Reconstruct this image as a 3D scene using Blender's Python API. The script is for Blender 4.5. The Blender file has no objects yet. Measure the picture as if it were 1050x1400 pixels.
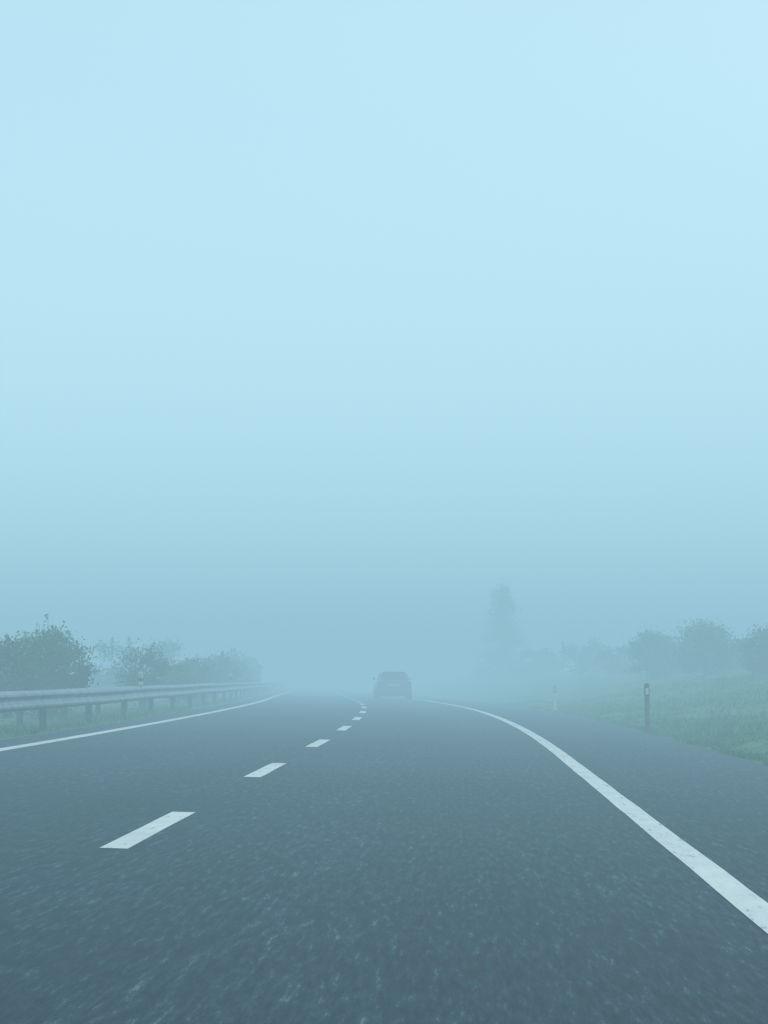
import bpy, math, random
import numpy as np
from mathutils import Vector, Matrix
random.seed(7); rng=np.random.default_rng(7)
scene=bpy.context.scene
scene.view_settings.view_transform='Standard'
scene.view_settings.look='None'
scene.view_settings.exposure=0

# ------------------------------------------------------------------ road alignment
K=0.025
def cx(Y):
    if Y<26: return 0.0
    if Y<74: return -(Y-26)**2/1180.0
    return -(48**2)/1180.0-(Y-74)*2*48/1180.0
def gz(Y):
    t=(Y-55)/10
    return -0.006*10*(math.log1p(math.exp(t)) if t<30 else t)
def road_z(xr,Y): return -K*xr+gz(Y)
PX=[-1200,-60,-25,-14,-9,-7.6,-6.95,-6.8,-6.6,4.05,4.27,4.6,5.2,7,10.6,16,30,80,1200]
PZ=[3,1.0,.2,.1,.11,.13,.15,.155,.10,-.165,-.125,-.14,-.07,.2,.95,1.7,2.2,3,5]
def terr(xr,Y): return float(np.interp(xr,PX,PZ))+gz(Y)

# ------------------------------------------------------------------ materials
def mat(name):
    m=bpy.data.materials.new(name); m.use_nodes=True
    nt=m.node_tree; return m,nt,nt.nodes['Principled BSDF']
def N(nt,t,**kw):
    n=nt.nodes.new(t)
    for k,v in kw.items():
        if hasattr(n,k): setattr(n,k,v)
    return n
def ramp(nt,stops):
    r=nt.nodes.new('ShaderNodeValToRGB'); e=r.color_ramp.elements
    e[0].position,e[0].color=stops[0][0],(*stops[0][1],1)
    e[1].position,e[1].color=stops[-1][0],(*stops[-1][1],1)
    for p,c in stops[1:-1]:
        q=e.new(p); q.color=(*c,1)
    return r
def mapping(nt,scale,src='Object'):
    tc=nt.nodes.new('ShaderNodeTexCoord'); mp=nt.nodes.new('ShaderNodeMapping')
    mp.inputs['Scale'].default_value=scale
    nt.links.new(tc.outputs[src],mp.inputs['Vector']); return mp
def noise(nt,vec,scale,detail=4,rough=.55):
    n=nt.nodes.new('ShaderNodeTexNoise'); n.inputs['Scale'].default_value=scale
    n.inputs['Detail'].default_value=detail; n.inputs['Roughness'].default_value=rough
    nt.links.new(vec.outputs[0],n.inputs['Vector']); return n
def mixc(nt,a,b,fac=None,mode='MIX',f=.5):
    m=nt.nodes.new('ShaderNodeMix'); m.data_type='RGBA'; m.blend_type=mode
    m.inputs[0].default_value=f
    if fac is not None: nt.links.new(fac,m.inputs[0])
    for s,i in ((a,6),(b,7)):
        if isinstance(s,tuple): m.inputs[i].default_value=(*s,1)
        else: nt.links.new(s,m.inputs[i])
    return m.outputs[2]
def simple(name,col,rough=.6,metal=0,var=.25,scale=6,bump=0):
    m,nt,b=mat(name); mp=mapping(nt,(1,1,1)); n=noise(nt,mp,scale,2)
    lo=tuple(c*(1-var) for c in col); hi=tuple(min(1,c*(1+var)) for c in col)
    r=ramp(nt,[(.3,lo),(.7,hi)]); nt.links.new(n.outputs[0],r.inputs[0])
    nt.links.new(r.outputs[0],b.inputs['Base Color'])
    b.inputs['Roughness'].default_value=rough; b.inputs['Metallic'].default_value=metal
    return m

# asphalt
m_as,nt,b=mat('asphalt')
mp1=mapping(nt,(1,1,1)); mpS=mapping(nt,(1,.13,1)); mpL=mapping(nt,(1,.04,1))
agg=noise(nt,mp1,80,2,.7); streak=noise(nt,mpS,27,4,.75); patch=noise(nt,mp1,.3,2,.6); lanes=noise(nt,mpL,1.0,2,.5)
r1=ramp(nt,[(.34,(.001,.013,.022)),(.48,(.006,.027,.041)),(.60,(.020,.051,.070)),(.76,(.12,.20,.22))]); nt.links.new(streak.outputs[0],r1.inputs[0])
r2=ramp(nt,[(.3,(.5,.55,.6)),(.5,(1,1,1)),(.72,(1.8,1.75,1.7))]); nt.links.new(agg.outputs[0],r2.inputs[0])
c=mixc(nt,r1.outputs[0],r2.outputs[0],mode='MULTIPLY',f=.7)
r3=ramp(nt,[(.3,(.82,.85,.86)),(.7,(1.2,1.13,1.16))]); nt.links.new(patch.outputs[0],r3.inputs[0])
c=mixc(nt,c,r3.outputs[0],mode='MULTIPLY',f=1)
r4=ramp(nt,[(.35,(.78,.90,.88)),(.65,(1.4,1.12,1.22))]); nt.links.new(lanes.outputs[0],r4.inputs[0])
c=mixc(nt,c,r4.outputs[0],mode='MULTIPLY',f=1)
nt.links.new(c,b.inputs['Base Color']); b.inputs['Roughness'].default_value=.65
b.inputs['Specular IOR Level'].default_value=.25
bp=N(nt,'ShaderNodeBump'); bp.inputs['Strength'].default_value=.4; bp.inputs['Distance'].default_value=.005
nt.links.new(agg.outputs[0],bp.inputs['Height']); nt.links.new(bp.outputs[0],b.inputs['Normal'])

# paint
m_pt,nt,b=mat('road_paint')
mp1=mapping(nt,(1,1,1)); mpS=mapping(nt,(1,.2,1))
a=noise(nt,mpS,16,4,.7); a2=noise(nt,mp1,1.2,2,.5)
r=ramp(nt,[(.30,(.30,.33,.33)),(.41,(.82,.81,.77)),(.7,(.92,.90,.85))]); nt.links.new(a.outputs[0],r.inputs[0])
rr=ramp(nt,[(.3,(.86,.87,.88)),(.6,(1,1,1))]); nt.links.new(a2.outputs[0],rr.inputs[0])
c=mixc(nt,r.outputs[0],rr.outputs[0],mode='MULTIPLY',f=1)
nt.links.new(c,b.inputs['Base Color']); b.inputs['Roughness'].default_value=.6

# ground
m_gr,nt,b=mat('grass_ground')
mp1=mapping(nt,(1,1,1)); a=noise(nt,mp1,1.3,4,.65); a2=noise(nt,mp1,25,2,.7)
r=ramp(nt,[(.3,(.035,.12,.022)),(.5,(.07,.20,.032)),(.68,(.14,.25,.055))]); nt.links.new(a.outputs[0],r.inputs[0])
r2=ramp(nt,[(.3,(.5,.5,.5)),(.7,(1.3,1.3,1.2))]); nt.links.new(a2.outputs[0],r2.inputs[0])
c=mixc(nt,r.outputs[0],r2.outputs[0],mode='MULTIPLY',f=1)
nt.links.new(c,b.inputs['Base Color']); b.inputs['Roughness'].default_value=.95

def leafmat(name,stops,rough=.6):
    m,nt,b=mat(name)
    g=nt.nodes.new('ShaderNodeNewGeometry'); mp=mapping(nt,(1,1,1)); n=noise(nt,mp,1.7,1,.6)
    r=ramp(nt,stops); nt.links.new(g.outputs['Random Per Island'],r.inputs[0])
    r2=ramp(nt,[(.35,(.6,.62,.6)),(.65,(1.35,1.3,1.1))]); nt.links.new(n.outputs[0],r2.inputs[0])
    c=mixc(nt,r.outputs[0],r2.outputs[0],mode='MULTIPLY',f=1)
    nt.links.new(c,b.inputs['Base Color']); b.inputs['Roughness'].default_value=rough
    b.inputs['Specular IOR Level'].default_value=.15
    return m
m_leaf=leafmat('shrub_leaves',[(0,(.02,.085,.016)),(.6,(.045,.17,.03)),(1,(.12,.29,.055))])
m_leafL=leafmat('light_leaves',[(0,(.05,.17,.035)),(.6,(.09,.26,.05)),(1,(.17,.34,.08))])
m_needle=leafmat('needles',[(0,(.025,.055,.025)),(1,(.05,.1,.04))])
m_blade=leafmat('grass_blades',[(0,(.04,.16,.018)),(.6,(.085,.27,.035)),(1,(.22,.35,.08))])
m_bark=simple('bark',(.09,.07,.05),.9)
m_galv=simple('galvanised_steel',(.22,.28,.31),.5,.45,.25,3)
m_galvd=simple('weathered_steel',(.10,.12,.13),.6,.4,.3,5)

# ------------------------------------------------------------------ mesh helpers
def mesh_obj(name,verts,faces,mats,parent=None,smooth=False,midx=None):
    me=bpy.data.meshes.new(name); me.from_pydata([tuple(v) for v in verts],[],[tuple(f) for f in faces])
    for m in (mats if isinstance(mats,list) else [mats]): me.materials.append(m)
    if midx is not None: me.polygons.foreach_set('material_index',midx)
    if smooth: me.polygons.foreach_set('use_smooth',[True]*len(me.polygons))
    me.update(); o=bpy.data.objects.new(name,me); scene.collection.objects.link(o)
    if parent: o.parent=parent
    return o
def empty(name,loc=(0,0,0),rot=0):
    e=bpy.data.objects.new(name,None); e.location=loc; e.rotation_euler=(0,0,rot); e.empty_display_size=.3
    scene.collection.objects.link(e); return e
def box(name,lo,hi,m,parent=None,bev=0,seg=2):
    x0,y0,z0=lo;x1,y1,z1=hi
    v=[(x0,y0,z0),(x1,y0,z0),(x1,y1,z0),(x0,y1,z0),(x0,y0,z1),(x1,y0,z1),(x1,y1,z1),(x0,y1,z1)]
    f=[(0,3,2,1),(4,5,6,7),(0,1,5,4),(1,2,6,5),(2,3,7,6),(3,0,4,7)]
    o=mesh_obj(name,v,f,m,parent)
    if bev:
        b=o.modifiers.new('bevel','BEVEL'); b.width=bev; b.segments=seg; b.limit_method='ANGLE'
    return o

# ------------------------------------------------------------------ ground & road
Ys=list(np.arange(-120,0,8.))+list(np.arange(0,200,2.))+list(np.arange(200,400,10.))+list(np.arange(400,1300,50.))
def ribbon(name,xs,zf,m,Yl):
    v=[];f=[]
    for Y in Yl:
        for x in xs: v.append((x+cx(Y),Y,zf(x,Y)))
    n=len(xs)
    for i in range(len(Yl)-1):
        for j in range(n-1):
            f.append((i*n+j,i*n+j+1,(i+1)*n+j+1,(i+1)*n+j))
    return mesh_obj(name,v,f,m)
gx=sorted(set(PX+[-40,-18,-11,-8,5.8,8.5,12.5,20,45]))
def gzf(x,Y):
    z=terr(x,Y)
    if x>5 or x<-8: z+=.09*math.sin(Y*.31+x)+.06*math.sin(Y*.83+x*1.7)
    return z
ribbon('ground',gx,gzf,m_gr,Ys)
Yr=list(np.arange(-100,0,4.))+list(np.arange(0,200,1.))+list(np.arange(200,500,10.))
road=ribbon('road',[-6.78,-6.2,-4.1,-2.2,0,1.5,3,4.25],road_z,m_as,Yr)
def stripe(name,xc,w,Yl,lift=.004):
    v=[];f=[]
    segs=Yl
    for seg in segs:
        b=len(v)
        for Y in seg:
            for x in (xc-w/2+random.uniform(-.004,.004),xc+w/2+random.uniform(-.004,.004)): v.append((x+cx(Y),Y,road_z(x,Y)+lift))
        for i in range(len(seg)-1):
            f.append((b+2*i,b+2*i+1,b+2*i+3,b+2*i+2))
    return mesh_obj(name,v,f,m_pt)
yy=list(np.arange(-60,200,1.))+list(np.arange(200,400,10.))
stripe('right_edge_line',1.53,.2,[yy])
stripe('left_edge_line',-6.01,.2,[yy])
dash=[]
s=11.2-7.6*5
while s<300:
    dash.append(list(np.linspace(s,s+2.9,5))); s+=7.6
stripe('lane_dashes',-2.18,.18,dash)

# ------------------------------------------------------------------ foliage
def quads(cent,size,asp=.5,up=0.0):
    n=len(cent)
    a=rng.normal(size=(n,3)); a[:,2]+=up; a/=np.linalg.norm(a,axis=1,keepdims=True)
    b=rng.normal(size=(n,3)); b-=a*np.sum(a*b,axis=1,keepdims=True); b/=np.linalg.norm(b,axis=1,keepdims=True)
    s=size*rng.uniform(.6,1.3,size=(n,1))
    v=np.empty((n,4,3)); v[:,0]=cent-a*s; v[:,1]=cent+b*s*asp; v[:,2]=cent+a*s; v[:,3]=cent-b*s*asp
    return v.reshape(-1,3)
def tube(p0,p1,r0,r1,v,f,n=5):
    p0=Vector(p0);p1=Vector(p1); d=(p1-p0).normalized(); q=d.orthogonal().normalized(); w=d.cross(q); b=len(v)
    for p,r in ((p0,r0),(p1,r1)):
        for i in range(n):
            t=2*math.pi*i/n; v.append(tuple(p+(q*math.cos(t)+w*math.sin(t))*r))
    for i in range(n):
        j=(i+1)%n; f.append((b+i,b+j,b+n+j,b+n+i))
def plant(name,X,Y,rx,ry,h,nclump,nleaf,leaf,mleaf,clr=.28,shoots=0,base=.1,trunk=.05,tall=None):
    """shrub / small broadleaf tree at absolute X,Y"""
    z0=terr(X-cx(Y),Y)-.05
    v=[];f=[]; L=[]
    cs=[]
    for i in range(nclump):
        while True:
            p=rng.uniform(-1,1,3)
            if np.dot(p,p)<1 and (np.dot(p,p)>.15): break
        q=np.array([p[0]*rx,p[1]*ry,h*(.5+base/2)+p[2]*h*(.5-base/2)])
        cs.append(q)
    ns=max(3,nclump//5)
    for i in range(ns):
        q=cs[i*len(cs)//ns]
        mid=(q[0]*.35,q[1]*.35,q[2]*.5)
        tube((rng.normal()*.06,rng.normal()*.06,0),mid,trunk,trunk*.6,v,f); tube(mid,tuple(q),trunk*.6,trunk*.15,v,f)
    for q in cs:
        r=clr*rng.uniform(.6,1.35)
        n=int(nleaf*rng.uniform(.5,1.4))
        d=rng.normal(size=(n,3))*np.array([r,r,r*.75])*.6
        L.append(q+d)
    sh=[(rng.uniform(-.7,.7)*rx,h*rng.uniform(1.0,1.14),.07) for i in range(shoots)]
    if tall: sh.append((tall[0],tall[1],.085))
    for x,zt,wd in sh:
        y=rng.uniform(-.5,.5)*ry; zb=h*.7
        n=70; t=rng.uniform(0,1,n)
        L.append(np.stack([x+.06*t*rng.choice([-1,1])+rng.normal(size=n)*wd*(1.15-t),y+rng.normal(size=n)*wd,zb+(zt-zb)*t],1))
        tube((x,y,zb-.3),(x,y,zt),.012,.004,v,f,3)
    L=np.concatenate(L); L=L[L[:,2]>.03]
    q=quads(L,leaf)
    nb=len(v); nf=len(f)
    V=v+[tuple(p) for p in q]; F=f+[(nb+4*i,nb+4*i+1,nb+4*i+2,nb+4*i+3) for i in range(len(L))]
    o=mesh_obj(name,V,F,[m_bark,mleaf],midx=[0]*nf+[1]*len(L))
    o.location=(X,Y,z0); o.rotation_euler=(0,0,0); return o
def px(xp,Z): return (xp-624)*Z/2400.0
# left median shrubs
plant('bush',px(68,40),40,.84,.8,2.0,74,220,.04,m_leaf,.26,2,tall=(-.12,2.46))
plant('bush',px(5,38),38.2,.85,.8,1.8,52,210,.04,m_leaf,.26,2)
plant('bush',px(-60,38),38,.9,.8,1.9,30,120,.06,m_leaf,.28,2)
plant('bush',px(-150,36),36,.9,.8,1.8,24,100,.06,m_leaf,.28,1)
for (rel,Y,rx,h) in [(-8.4,49.5,.66,1.82),(-8.3,57,.5,1.35),(-8.35,62,.6,1.6),(-8.4,70,.5,1.35),(-8.3,76,.7,2.05),(-8.4,85,.55,1.6),(-8.3,93,.7,2.15),(-8.4,106,.7,1.8),(-8.4,120,.8,2.4)]:
    plant('bush',rel+cx(Y),Y,rx,.9,h,36,160,.045 if Y<65 else .065,m_leaf,.27,1)
plant('bush',px(150,76),76,1.3,.9,2.5,34,120,.075,m_leaf,.35,2)
plant('bush',px(225,88),88,1.6,.9,2.7,34,120,.08,m_leaf,.4,2)
plant('bush',px(310,105),105,1.6,.9,2.6,30,100,.09,m_leaf,.4,2)
# right side scrub and small trees, merging down into the bank
plant('broadleaf_tree',px(892,78),78,1.05,1.0,2.15,48,200,.06,m_leafL,.36,1,base=.0,trunk=.06)
plant('broadleaf_tree',px(962,73),73,1.25,1.0,2.05,58,200,.06,m_leafL,.36,2,base=.0,trunk=.06)
plant('broadleaf_tree',px(1047,64),64,.95,1.0,1.55,50,200,.055,m_leafL,.32,2,base=.0,trunk=.06)
plant('broadleaf_tree',px(1125,62),62,1.1,1.0,1.7,36,150,.07,m_leafL,.36,2,base=.0,trunk=.06)
plant('bush',px(1005,76),76,1.4,1.0,1.1,42,160,.07,m_leafL,.38,1,base=.0)
plant('bush',px(925,82),82,1.6,1.0,1.4,42,160,.07,m_leafL,.40,1,base=.0)
plant('bush',px(850,100),100,1.6,1.2,1.5,30,110,.09,m_leafL,.4,1,base=.0)
plant('bush',px(795,116),116,1.9,1.2,2.2,30,100,.1,m_leafL,.5,1,base=.0)
plant('bush',px(735,136),136,2.1,1.4,2.2,30,100,.11,m_leafL,.5,1,base=.0)
# conifer
def conifer(X,Y,h,r):
    z0=terr(X-cx(Y),Y)-.1; v=[];f=[]
    tube((0,0,0),(0,0,h),.16,.02,v,f,8); L=[]
    for k in range(150):
        t=rng.uniform(.04,.97)**1.15; z=h*t; rr=r*(1-t)**.6*rng.uniform(.6,1.1)+.25
        a=rng.uniform(0,2*math.pi); e=(rr*math.cos(a),rr*math.sin(a),z-.1*rr)
        tube((0,0,z),e,.03,.008,v,f,3)
        n=int(45+90*rr/r); u=rng.uniform(.15,1,n)[:,None]
        L.append(np.array([0,0,z])+u*(np.array(e)-np.array([0,0,z]))+rng.normal(size=(n,3))*[.3,.3,.25])
    L=np.concatenate(L); q=quads(L,.1,.35); nb=len(v);nf=len(f)
    o=mesh_obj('conifer_tree',v+[tuple(p) for p in q],f+[(nb+4*i,nb+4*i+1,nb+4*i+2,nb+4*i+3) for i in range(len(L))],[m_bark,m_needle],midx=[0]*nf+[1]*len(L))
    o.location=(X,Y,z0)
conifer(px(686,156),156,8.3,2.5)

# grass blades
def grass(name,regs):
    V=[];
    for (n,x0,x1,y0,y1,h) in regs:
        xr=rng.uniform(x0,x1,n); Y=rng.uniform(y0,y1,n)
        if x0>0:
            xr=x0+(x1-x0)*rng.uniform(0,1,n)**1.5+.12*np.sin(Y*1.3)+.08*np.sin(Y*3.7+1)
        clump=.6+.4*np.sin(Y*2.1+xr*3)*np.sin(Y*.7-xr)
        X=xr+np.array([cx(y) for y in Y]); Z=np.array([terr(a,b) for a,b in zip(xr,Y)])-.01
        hh=h*rng.uniform(.4,1.2,n)*clump; a=rng.uniform(0,math.pi,n); w=.010*rng.uniform(.6,1.4,n)*(1+Y/60)
        lx=rng.normal(size=n)*hh*.4; ly=rng.normal(size=n)*hh*.4
        t=np.empty((n,3,3))
        t[:,0]=np.stack([X-w*np.cos(a),Y-w*np.sin(a),Z],1); t[:,1]=np.stack([X+w*np.cos(a),Y+w*np.sin(a),Z],1)
        t[:,2]=np.stack([X+lx,Y+ly,Z+hh],1); V.append(t.reshape(-1,3))
    V=np.concatenate(V); n=len(V)//3
    me=bpy.data.meshes.new(name); me.from_pydata(V.tolist(),[],[(3*i,3*i+1,3*i+2) for i in range(n)])
    me.materials.append(m_blade); o=bpy.data.objects.new(name,me); scene.collection.objects.link(o)
grass('grass',[(26000,4.25,6.5,14,48,.13),(16000,5.0,11,28,70,.26),(9000,4.25,6,48,80,.14),(16000,-9.5,-6.95,18,50,.14),(8000,-11,-7.1,40,80,.2)])

# ------------------------------------------------------------------ guardrails
def guardrail(xg,y0,y1,phase,top=.71):
    e=empty('guardrail')
    prof=[(0,0),(.035,-.02),(.08,-.045),(.085,-.075),(.03,-.125),(.02,-.155),(.03,-.185),(.085,-.235),(.08,-.265),(.035,-.29),(0,-.31)]
    v=[];f=[];yl=list(np.arange(y0,y1,1.)); n=len(prof)
    for Y in yl:
        zb=terr(-7.0,Y)+top+.006*math.sin(Y*.5)
        for a,b in prof: v.append((xg+.05+a+cx(Y)+.008*math.sin(Y*.37),Y,zb+b))
    for i in range(len(yl)-1):
        for j in range(n-1): f.append((i*n+j,(i+1)*n+j,(i+1)*n+j+1,i*n+j+1))
    o=mesh_obj('w_beam',v,f,m_galv,e,smooth=False)
    s=o.modifiers.new('s','SOLIDIFY'); s.thickness=.004
    v=[];f=[]
    def bx(x0,x1,ya,yb,z0,z1):
        b=len(v)
        v.extend([(x0,ya,z0),(x1,ya,z0),(x1,yb,z0),(x0,yb,z0),(x0,ya,z1),(x1,ya,z1),(x1,yb,z1),(x0,yb,z1)])
        f.extend([(b,b+3,b+2,b+1),(b+4,b+5,b+6,b+7),(b,b+1,b+5,b+4),(b+1,b+2,b+6,b+5),(b+2,b+3,b+7,b+6),(b+3,b,b+4,b+7)])
    Y=phase
    while Y>y0+4: Y-=4
    while Y<y1-1:
        x=xg+cx(Y); z=terr(-7.0,Y)
        bx(x-.145,x-.139,Y-.05,Y+.05,z-.4,z+top-.02)
        bx(x-.139,x-.04,Y-.05,Y-.044,z-.4,z+top-.02)
        bx(x-.139,x-.04,Y+.044,Y+.05,z-.4,z+top-.02)
        bx(x-.038,x+.062,Y-.04,Y+.04,z+top-.24,z+top-.07)
        Y+=4
    mesh_obj('posts',v,f,m_galvd,e)
guardrail(-7.05,-20,230,30.3,.71)
guardrail(-8.1,-20,47,33,.68)

# ------------------------------------------------------------------ delineators
m_white=simple('white_plastic',(.72,.74,.72),.45,0,.08)
m_dark=simple('dark_plastic',(.035,.04,.042),.5,0,.2)
m_greyp=simple('grey_post',(.10,.115,.12),.6,0,.25)
m_refl=simple('reflector',(.82,.83,.78),.2,0,.05)
m_yel=simple('amber_reflector',(.75,.5,.08),.3,0,.1)
def delineator(X,Y,h,mb,mt,mr):
    e=empty('delineator_post',(X,Y,terr(X-cx(Y),Y)))
    sec=[(-.055,-.01),(-.045,-.04),(-.02,-.055),(.02,-.055),(.045,-.04),(.055,-.01),(.05,.03),(-.05,.03)]
    def seg(nm,z0,z1,m,g=1,sl=0):
        n=len(sec);v=[(x*g,y*g,z0) for x,y in sec]+[(x*g,y*g,z1+sl*y) for x,y in sec]
        f=[(i,(i+1)%n,n+(i+1)%n,n+i) for i in range(n)]+[tuple(range(n,2*n)),tuple(range(n-1,-1,-1))]
        return mesh_obj(nm,v,f,m,e)
    seg('post_body',-.3,h-.25,mb); seg('band',h-.25,h-.05,mt,1.04); seg('cap',h-.05,h,mb,1.0,-.4)
    box('reflector',(-.032,-.066,h-.22),(.032,-.056,h-.08),mr,e,.004)
delineator(px(881,38),38,1.06,m_greyp,m_dark,m_refl)
delineator(px(757,62),62,.92,m_white,m_dark,m_refl)
def railref(Y):
    X=-6.98+cx(Y); z=terr(-7.0,Y)+.70
    e=empty('guardrail_delineator',(X,Y,z))
    box('bracket',(-.03,-.02,-.1),(.03,.02,.04),m_galvd,e,.004)
    box('marker_body',(-.055,-.015,.04),(.055,.015,.34),m_white,e,.012)
    box('marker_band',(-.058,-.02,.12),(.058,.02,.2),m_dark,e,.004)
    box('reflector',(-.04,-.026,.22),(.04,-.016,.30),m_yel,e,.004)
railref(39.6); railref(63.5)

# ------------------------------------------------------------------ car
def paint(name,col):
    m,nt,b=mat(name); mp=mapping(nt,(1,1,1)); n=noise(nt,mp,2,3)
    r=ramp(nt,[(.3,tuple(c*.85 for c in col)),(.7,tuple(c*1.1 for c in col))]); nt.links.new(n.outputs[0],r.inputs[0])
    nt.links.new(r.outputs[0],b.inputs['Base Color']); b.inputs['Roughness'].default_value=.35
    b.inputs['Metallic'].default_value=.3; b.inputs['Coat Weight'].default_value=.5; return m
m_car=paint('car_paint',(.15,.17,.19)); m_glass=simple('car_glass',(.03,.035,.04),.08,0,.1)
m_tyre=simple('tyre',(.015,.015,.016),.85); m_rim=simple('alloy_rim',(.4,.41,.42),.35,.8,.1)
m_tail=simple('tail_light',(.22,.015,.012),.25,0,.1); m_plate=simple('number_plate',(.7,.7,.66),.5,0,.05); m_trim=simple('black_trim',(.02,.02,.022),.6)
def car(X,Y,rot):
    e=empty('car',(X,Y,road_z(X-cx(Y),Y)+.0),rot)
    def loft(nm,st,m,close=True):
        n=len(st[0]);v=[p for s in st for p in s];f=[]
        for i in range(len(st)-1):
            for j in range(n): f.append((i*n+j,i*n+(j+1)%n,(i+1)*n+(j+1)%n,(i+1)*n+j))
        f.append(tuple(range(n-1,-1,-1))); f.append(tuple(range((len(st)-1)*n,len(st)*n)))
        o=mesh_obj(nm,v,f,m,e,smooth=True)
        b=o.modifiers.new('b','BEVEL'); b.width=.03; b.segments=3; b.limit_method='ANGLE'; b.angle_limit=math.radians(28)
        return o
    def sec(y,w,zb,zt):
        h=zt-zb
        pts=[(.80,0),(.96,.12),(1,.35),(1,.6),(.96,.85),(.86,1)]
        return [(w*a,y,zb+h*b) for a,b in pts]+[(-w*a,y,zb+h*b) for a,b in reversed(pts)]
    loft('body',[sec(0,.80,.34,.86),sec(.07,.86,.26,.97),sec(.35,.89,.22,1.0),sec(1.2,.905,.2,.98),sec(2.6,.905,.2,.95),sec(3.2,.89,.2,.92),sec(3.9,.85,.24,.78),sec(4.25,.74,.3,.62)],m_car)
    def gs(y,z,wt,wb,zb=.93):
        pts=[(wb,zb),(wt+(wb-wt)*.45,zb+(z-zb)*.55),(wt,z-.06*min(1,(z-zb)*3)),(wt*.85,z)]
        return [(a,y,b) for a,b in pts]+[(-a,y,b) for a,b in reversed(pts)]
    loft('cabin',[gs(.14,1.0,.72,.80),gs(.32,1.24,.66,.80),gs(.5,1.36,.62,.8),gs(.9,1.40,.62,.8),gs(1.7,1.41,.62,.8),gs(2.2,1.37,.61,.8),gs(3.0,1.0,.66,.78)],m_car)
    def quad3(nm,pts,m,off):
        o=mesh_obj(nm,pts,[tuple(range(len(pts)))],m,e); s=o.modifiers.new('s','SOLIDIFY'); s.thickness=off; s.offset=0; return o
    quad3('rear_window',[(-.64,.125,1.03),(.64,.125,1.03),(.58,.295,1.23),(.52,.44,1.33),(-.52,.44,1.33),(-.58,.295,1.23)],m_glass,.02)
    quad3('windscreen',[(-.62,2.94,1.06),(.62,2.94,1.06),(.55,2.27,1.36),(-.55,2.27,1.36)],m_glass,.02)
    for sgn in (-1,1):
        quad3('side_glass',[(sgn*.795,.7,1.0),(sgn*.795,2.7,1.0),(sgn*.665,2.15,1.31),(sgn*.665,.85,1.32)],m_glass,.02)
        for yw in (.78,3.42):
            v=[];f=[];n=24;prof=[(-.1,.2),(-.11,.29),(-.09,.315),(.09,.315),(.11,.29),(.1,.2)]
            for i in range(n):
                t=2*math.pi*i/n
                for a,r in prof: v.append((sgn*.80+a,yw+r*math.cos(t),.315+r*math.sin(t)))
            k=len(prof)
            for i in range(n):
                for j in range(k-1): f.append((i*k+j,((i+1)%n)*k+j,((i+1)%n)*k+j+1,i*k+j+1))
            mesh_obj('tyre',v,f,m_tyre,e,smooth=True)
            v=[(sgn*.87,yw,.315)];f=[]
            for i in range(20):
                t=2*math.pi*i/20; r=.2; v.append((sgn*.885,yw+r*math.cos(t),.315+r*math.sin(t)))
            for i in range(20): f.append((0,1+i,1+(i+1)%20))
            mesh_obj('rim',v,f,m_rim,e)
        box('tail_light',(min(sgn*.56,sgn*.84),-.02,.74),(max(sgn*.56,sgn*.84),.12,.90),m_tail,e,.025,3)
        box('mirror',(min(sgn*.86,sgn*.98),2.45,.98),(max(sgn*.86,sgn*.98),2.55,1.1),m_car,e,.03,3)
        box('exhaust',(min(sgn*.5,sgn*.6),-.03,.27),(max(sgn*.5,sgn*.6),.1,.31),m_rim,e,.01)
    box('rear_bumper',(-.83,-.06,.36),(.83,.16,.56),m_car,e,.05,3)
    box('diffuser',(-.66,-.035,.24),(.66,.14,.355),m_trim,e,.02)
    box('number_plate',(-.26,-.03,.66),(.26,-.005,.77),m_plate,e,.004)
    box('tailgate_trim',(-.5,-.03,.80),(.5,-.003,.83),m_rim,e,.006)
    box('spoiler',(-.56,.36,1.355),(.56,.6,1.39),m_car,e,.012)
    box('underfloor',(-.7,.3,.16),(.7,3.9,.235),m_trim,e,.01)
Yc=88
car(px(539,Yc),Yc,.081)

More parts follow.
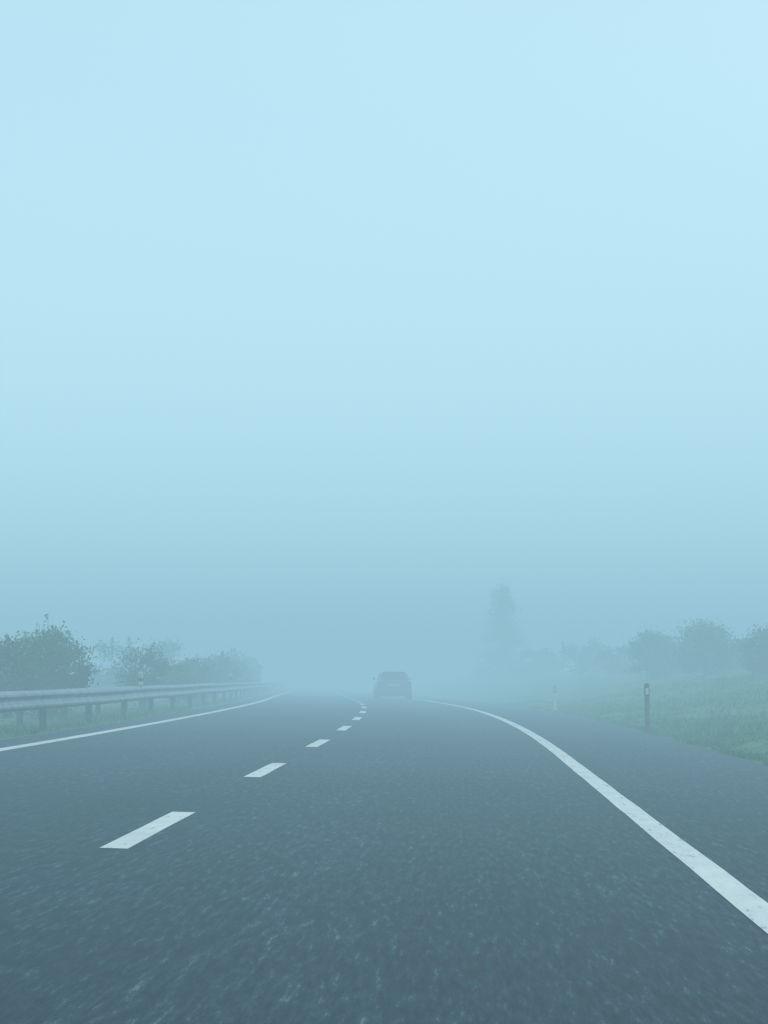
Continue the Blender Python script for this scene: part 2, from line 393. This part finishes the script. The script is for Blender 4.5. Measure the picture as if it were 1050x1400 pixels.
# ------------------------------------------------------------------ fog (absorbing volume layers, added glow stands in for scattered daylight)
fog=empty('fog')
def glow_layer(nm,z0,z1,sig,col):
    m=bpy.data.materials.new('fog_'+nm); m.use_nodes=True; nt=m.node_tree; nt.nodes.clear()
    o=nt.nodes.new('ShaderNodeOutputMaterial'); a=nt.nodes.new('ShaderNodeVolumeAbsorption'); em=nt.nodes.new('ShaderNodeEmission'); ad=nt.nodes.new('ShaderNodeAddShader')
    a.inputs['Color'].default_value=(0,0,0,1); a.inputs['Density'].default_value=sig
    em.inputs['Color'].default_value=(*col,1); em.inputs['Strength'].default_value=sig  # added emission in place of daylight scattering inside the fog
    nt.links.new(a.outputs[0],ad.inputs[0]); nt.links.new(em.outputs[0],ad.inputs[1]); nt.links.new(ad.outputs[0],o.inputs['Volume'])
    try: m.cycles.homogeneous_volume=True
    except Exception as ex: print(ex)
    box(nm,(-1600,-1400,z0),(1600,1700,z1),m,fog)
glow_layer('ground_fog_glow',-40,6.5,.020,(.300,.54,.66))
glow_layer('high_fog_glow',6.52,75,.009,(.61,.95,1.09))  # brighter emission added here to lift the upper sky

# ------------------------------------------------------------------ sky, sun
w=bpy.data.worlds.new('World'); scene.world=w; w.use_nodes=True; nt=w.node_tree
bg=nt.nodes['Background']; sky=nt.nodes.new('ShaderNodeTexSky'); sky.sky_type='NISHITA'; sky.sun_disc=False
sky.sun_elevation=math.radians(38); sky.sun_rotation=math.radians(60); sky.dust_density=5
nt.links.new(sky.outputs[0],bg.inputs['Color']); bg.inputs['Strength'].default_value=.15
sl=bpy.data.lights.new('sun','SUN'); sl.energy=1.5; sl.angle=math.radians(20); sl.color=(1,.96,.9)
so=bpy.data.objects.new('sun',sl); scene.collection.objects.link(so)
az=math.radians(60); el=math.radians(38)
d=Vector((math.sin(az)*math.cos(el),math.cos(az)*math.cos(el),math.sin(el)))
so.rotation_euler=d.to_track_quat('Z','Y').to_euler()

# ------------------------------------------------------------------ camera
cd=bpy.data.cameras.new('camera'); co=bpy.data.objects.new('camera',cd); scene.collection.objects.link(co)
cd.sensor_fit='VERTICAL'; cd.sensor_height=36; cd.lens=2400/1400*36; cd.clip_end=6000; cd.clip_start=.1
co.location=(0,0,1.17)
co.rotation_euler=(math.radians(90+5.21),0,math.radians(2.36))
scene.camera=co
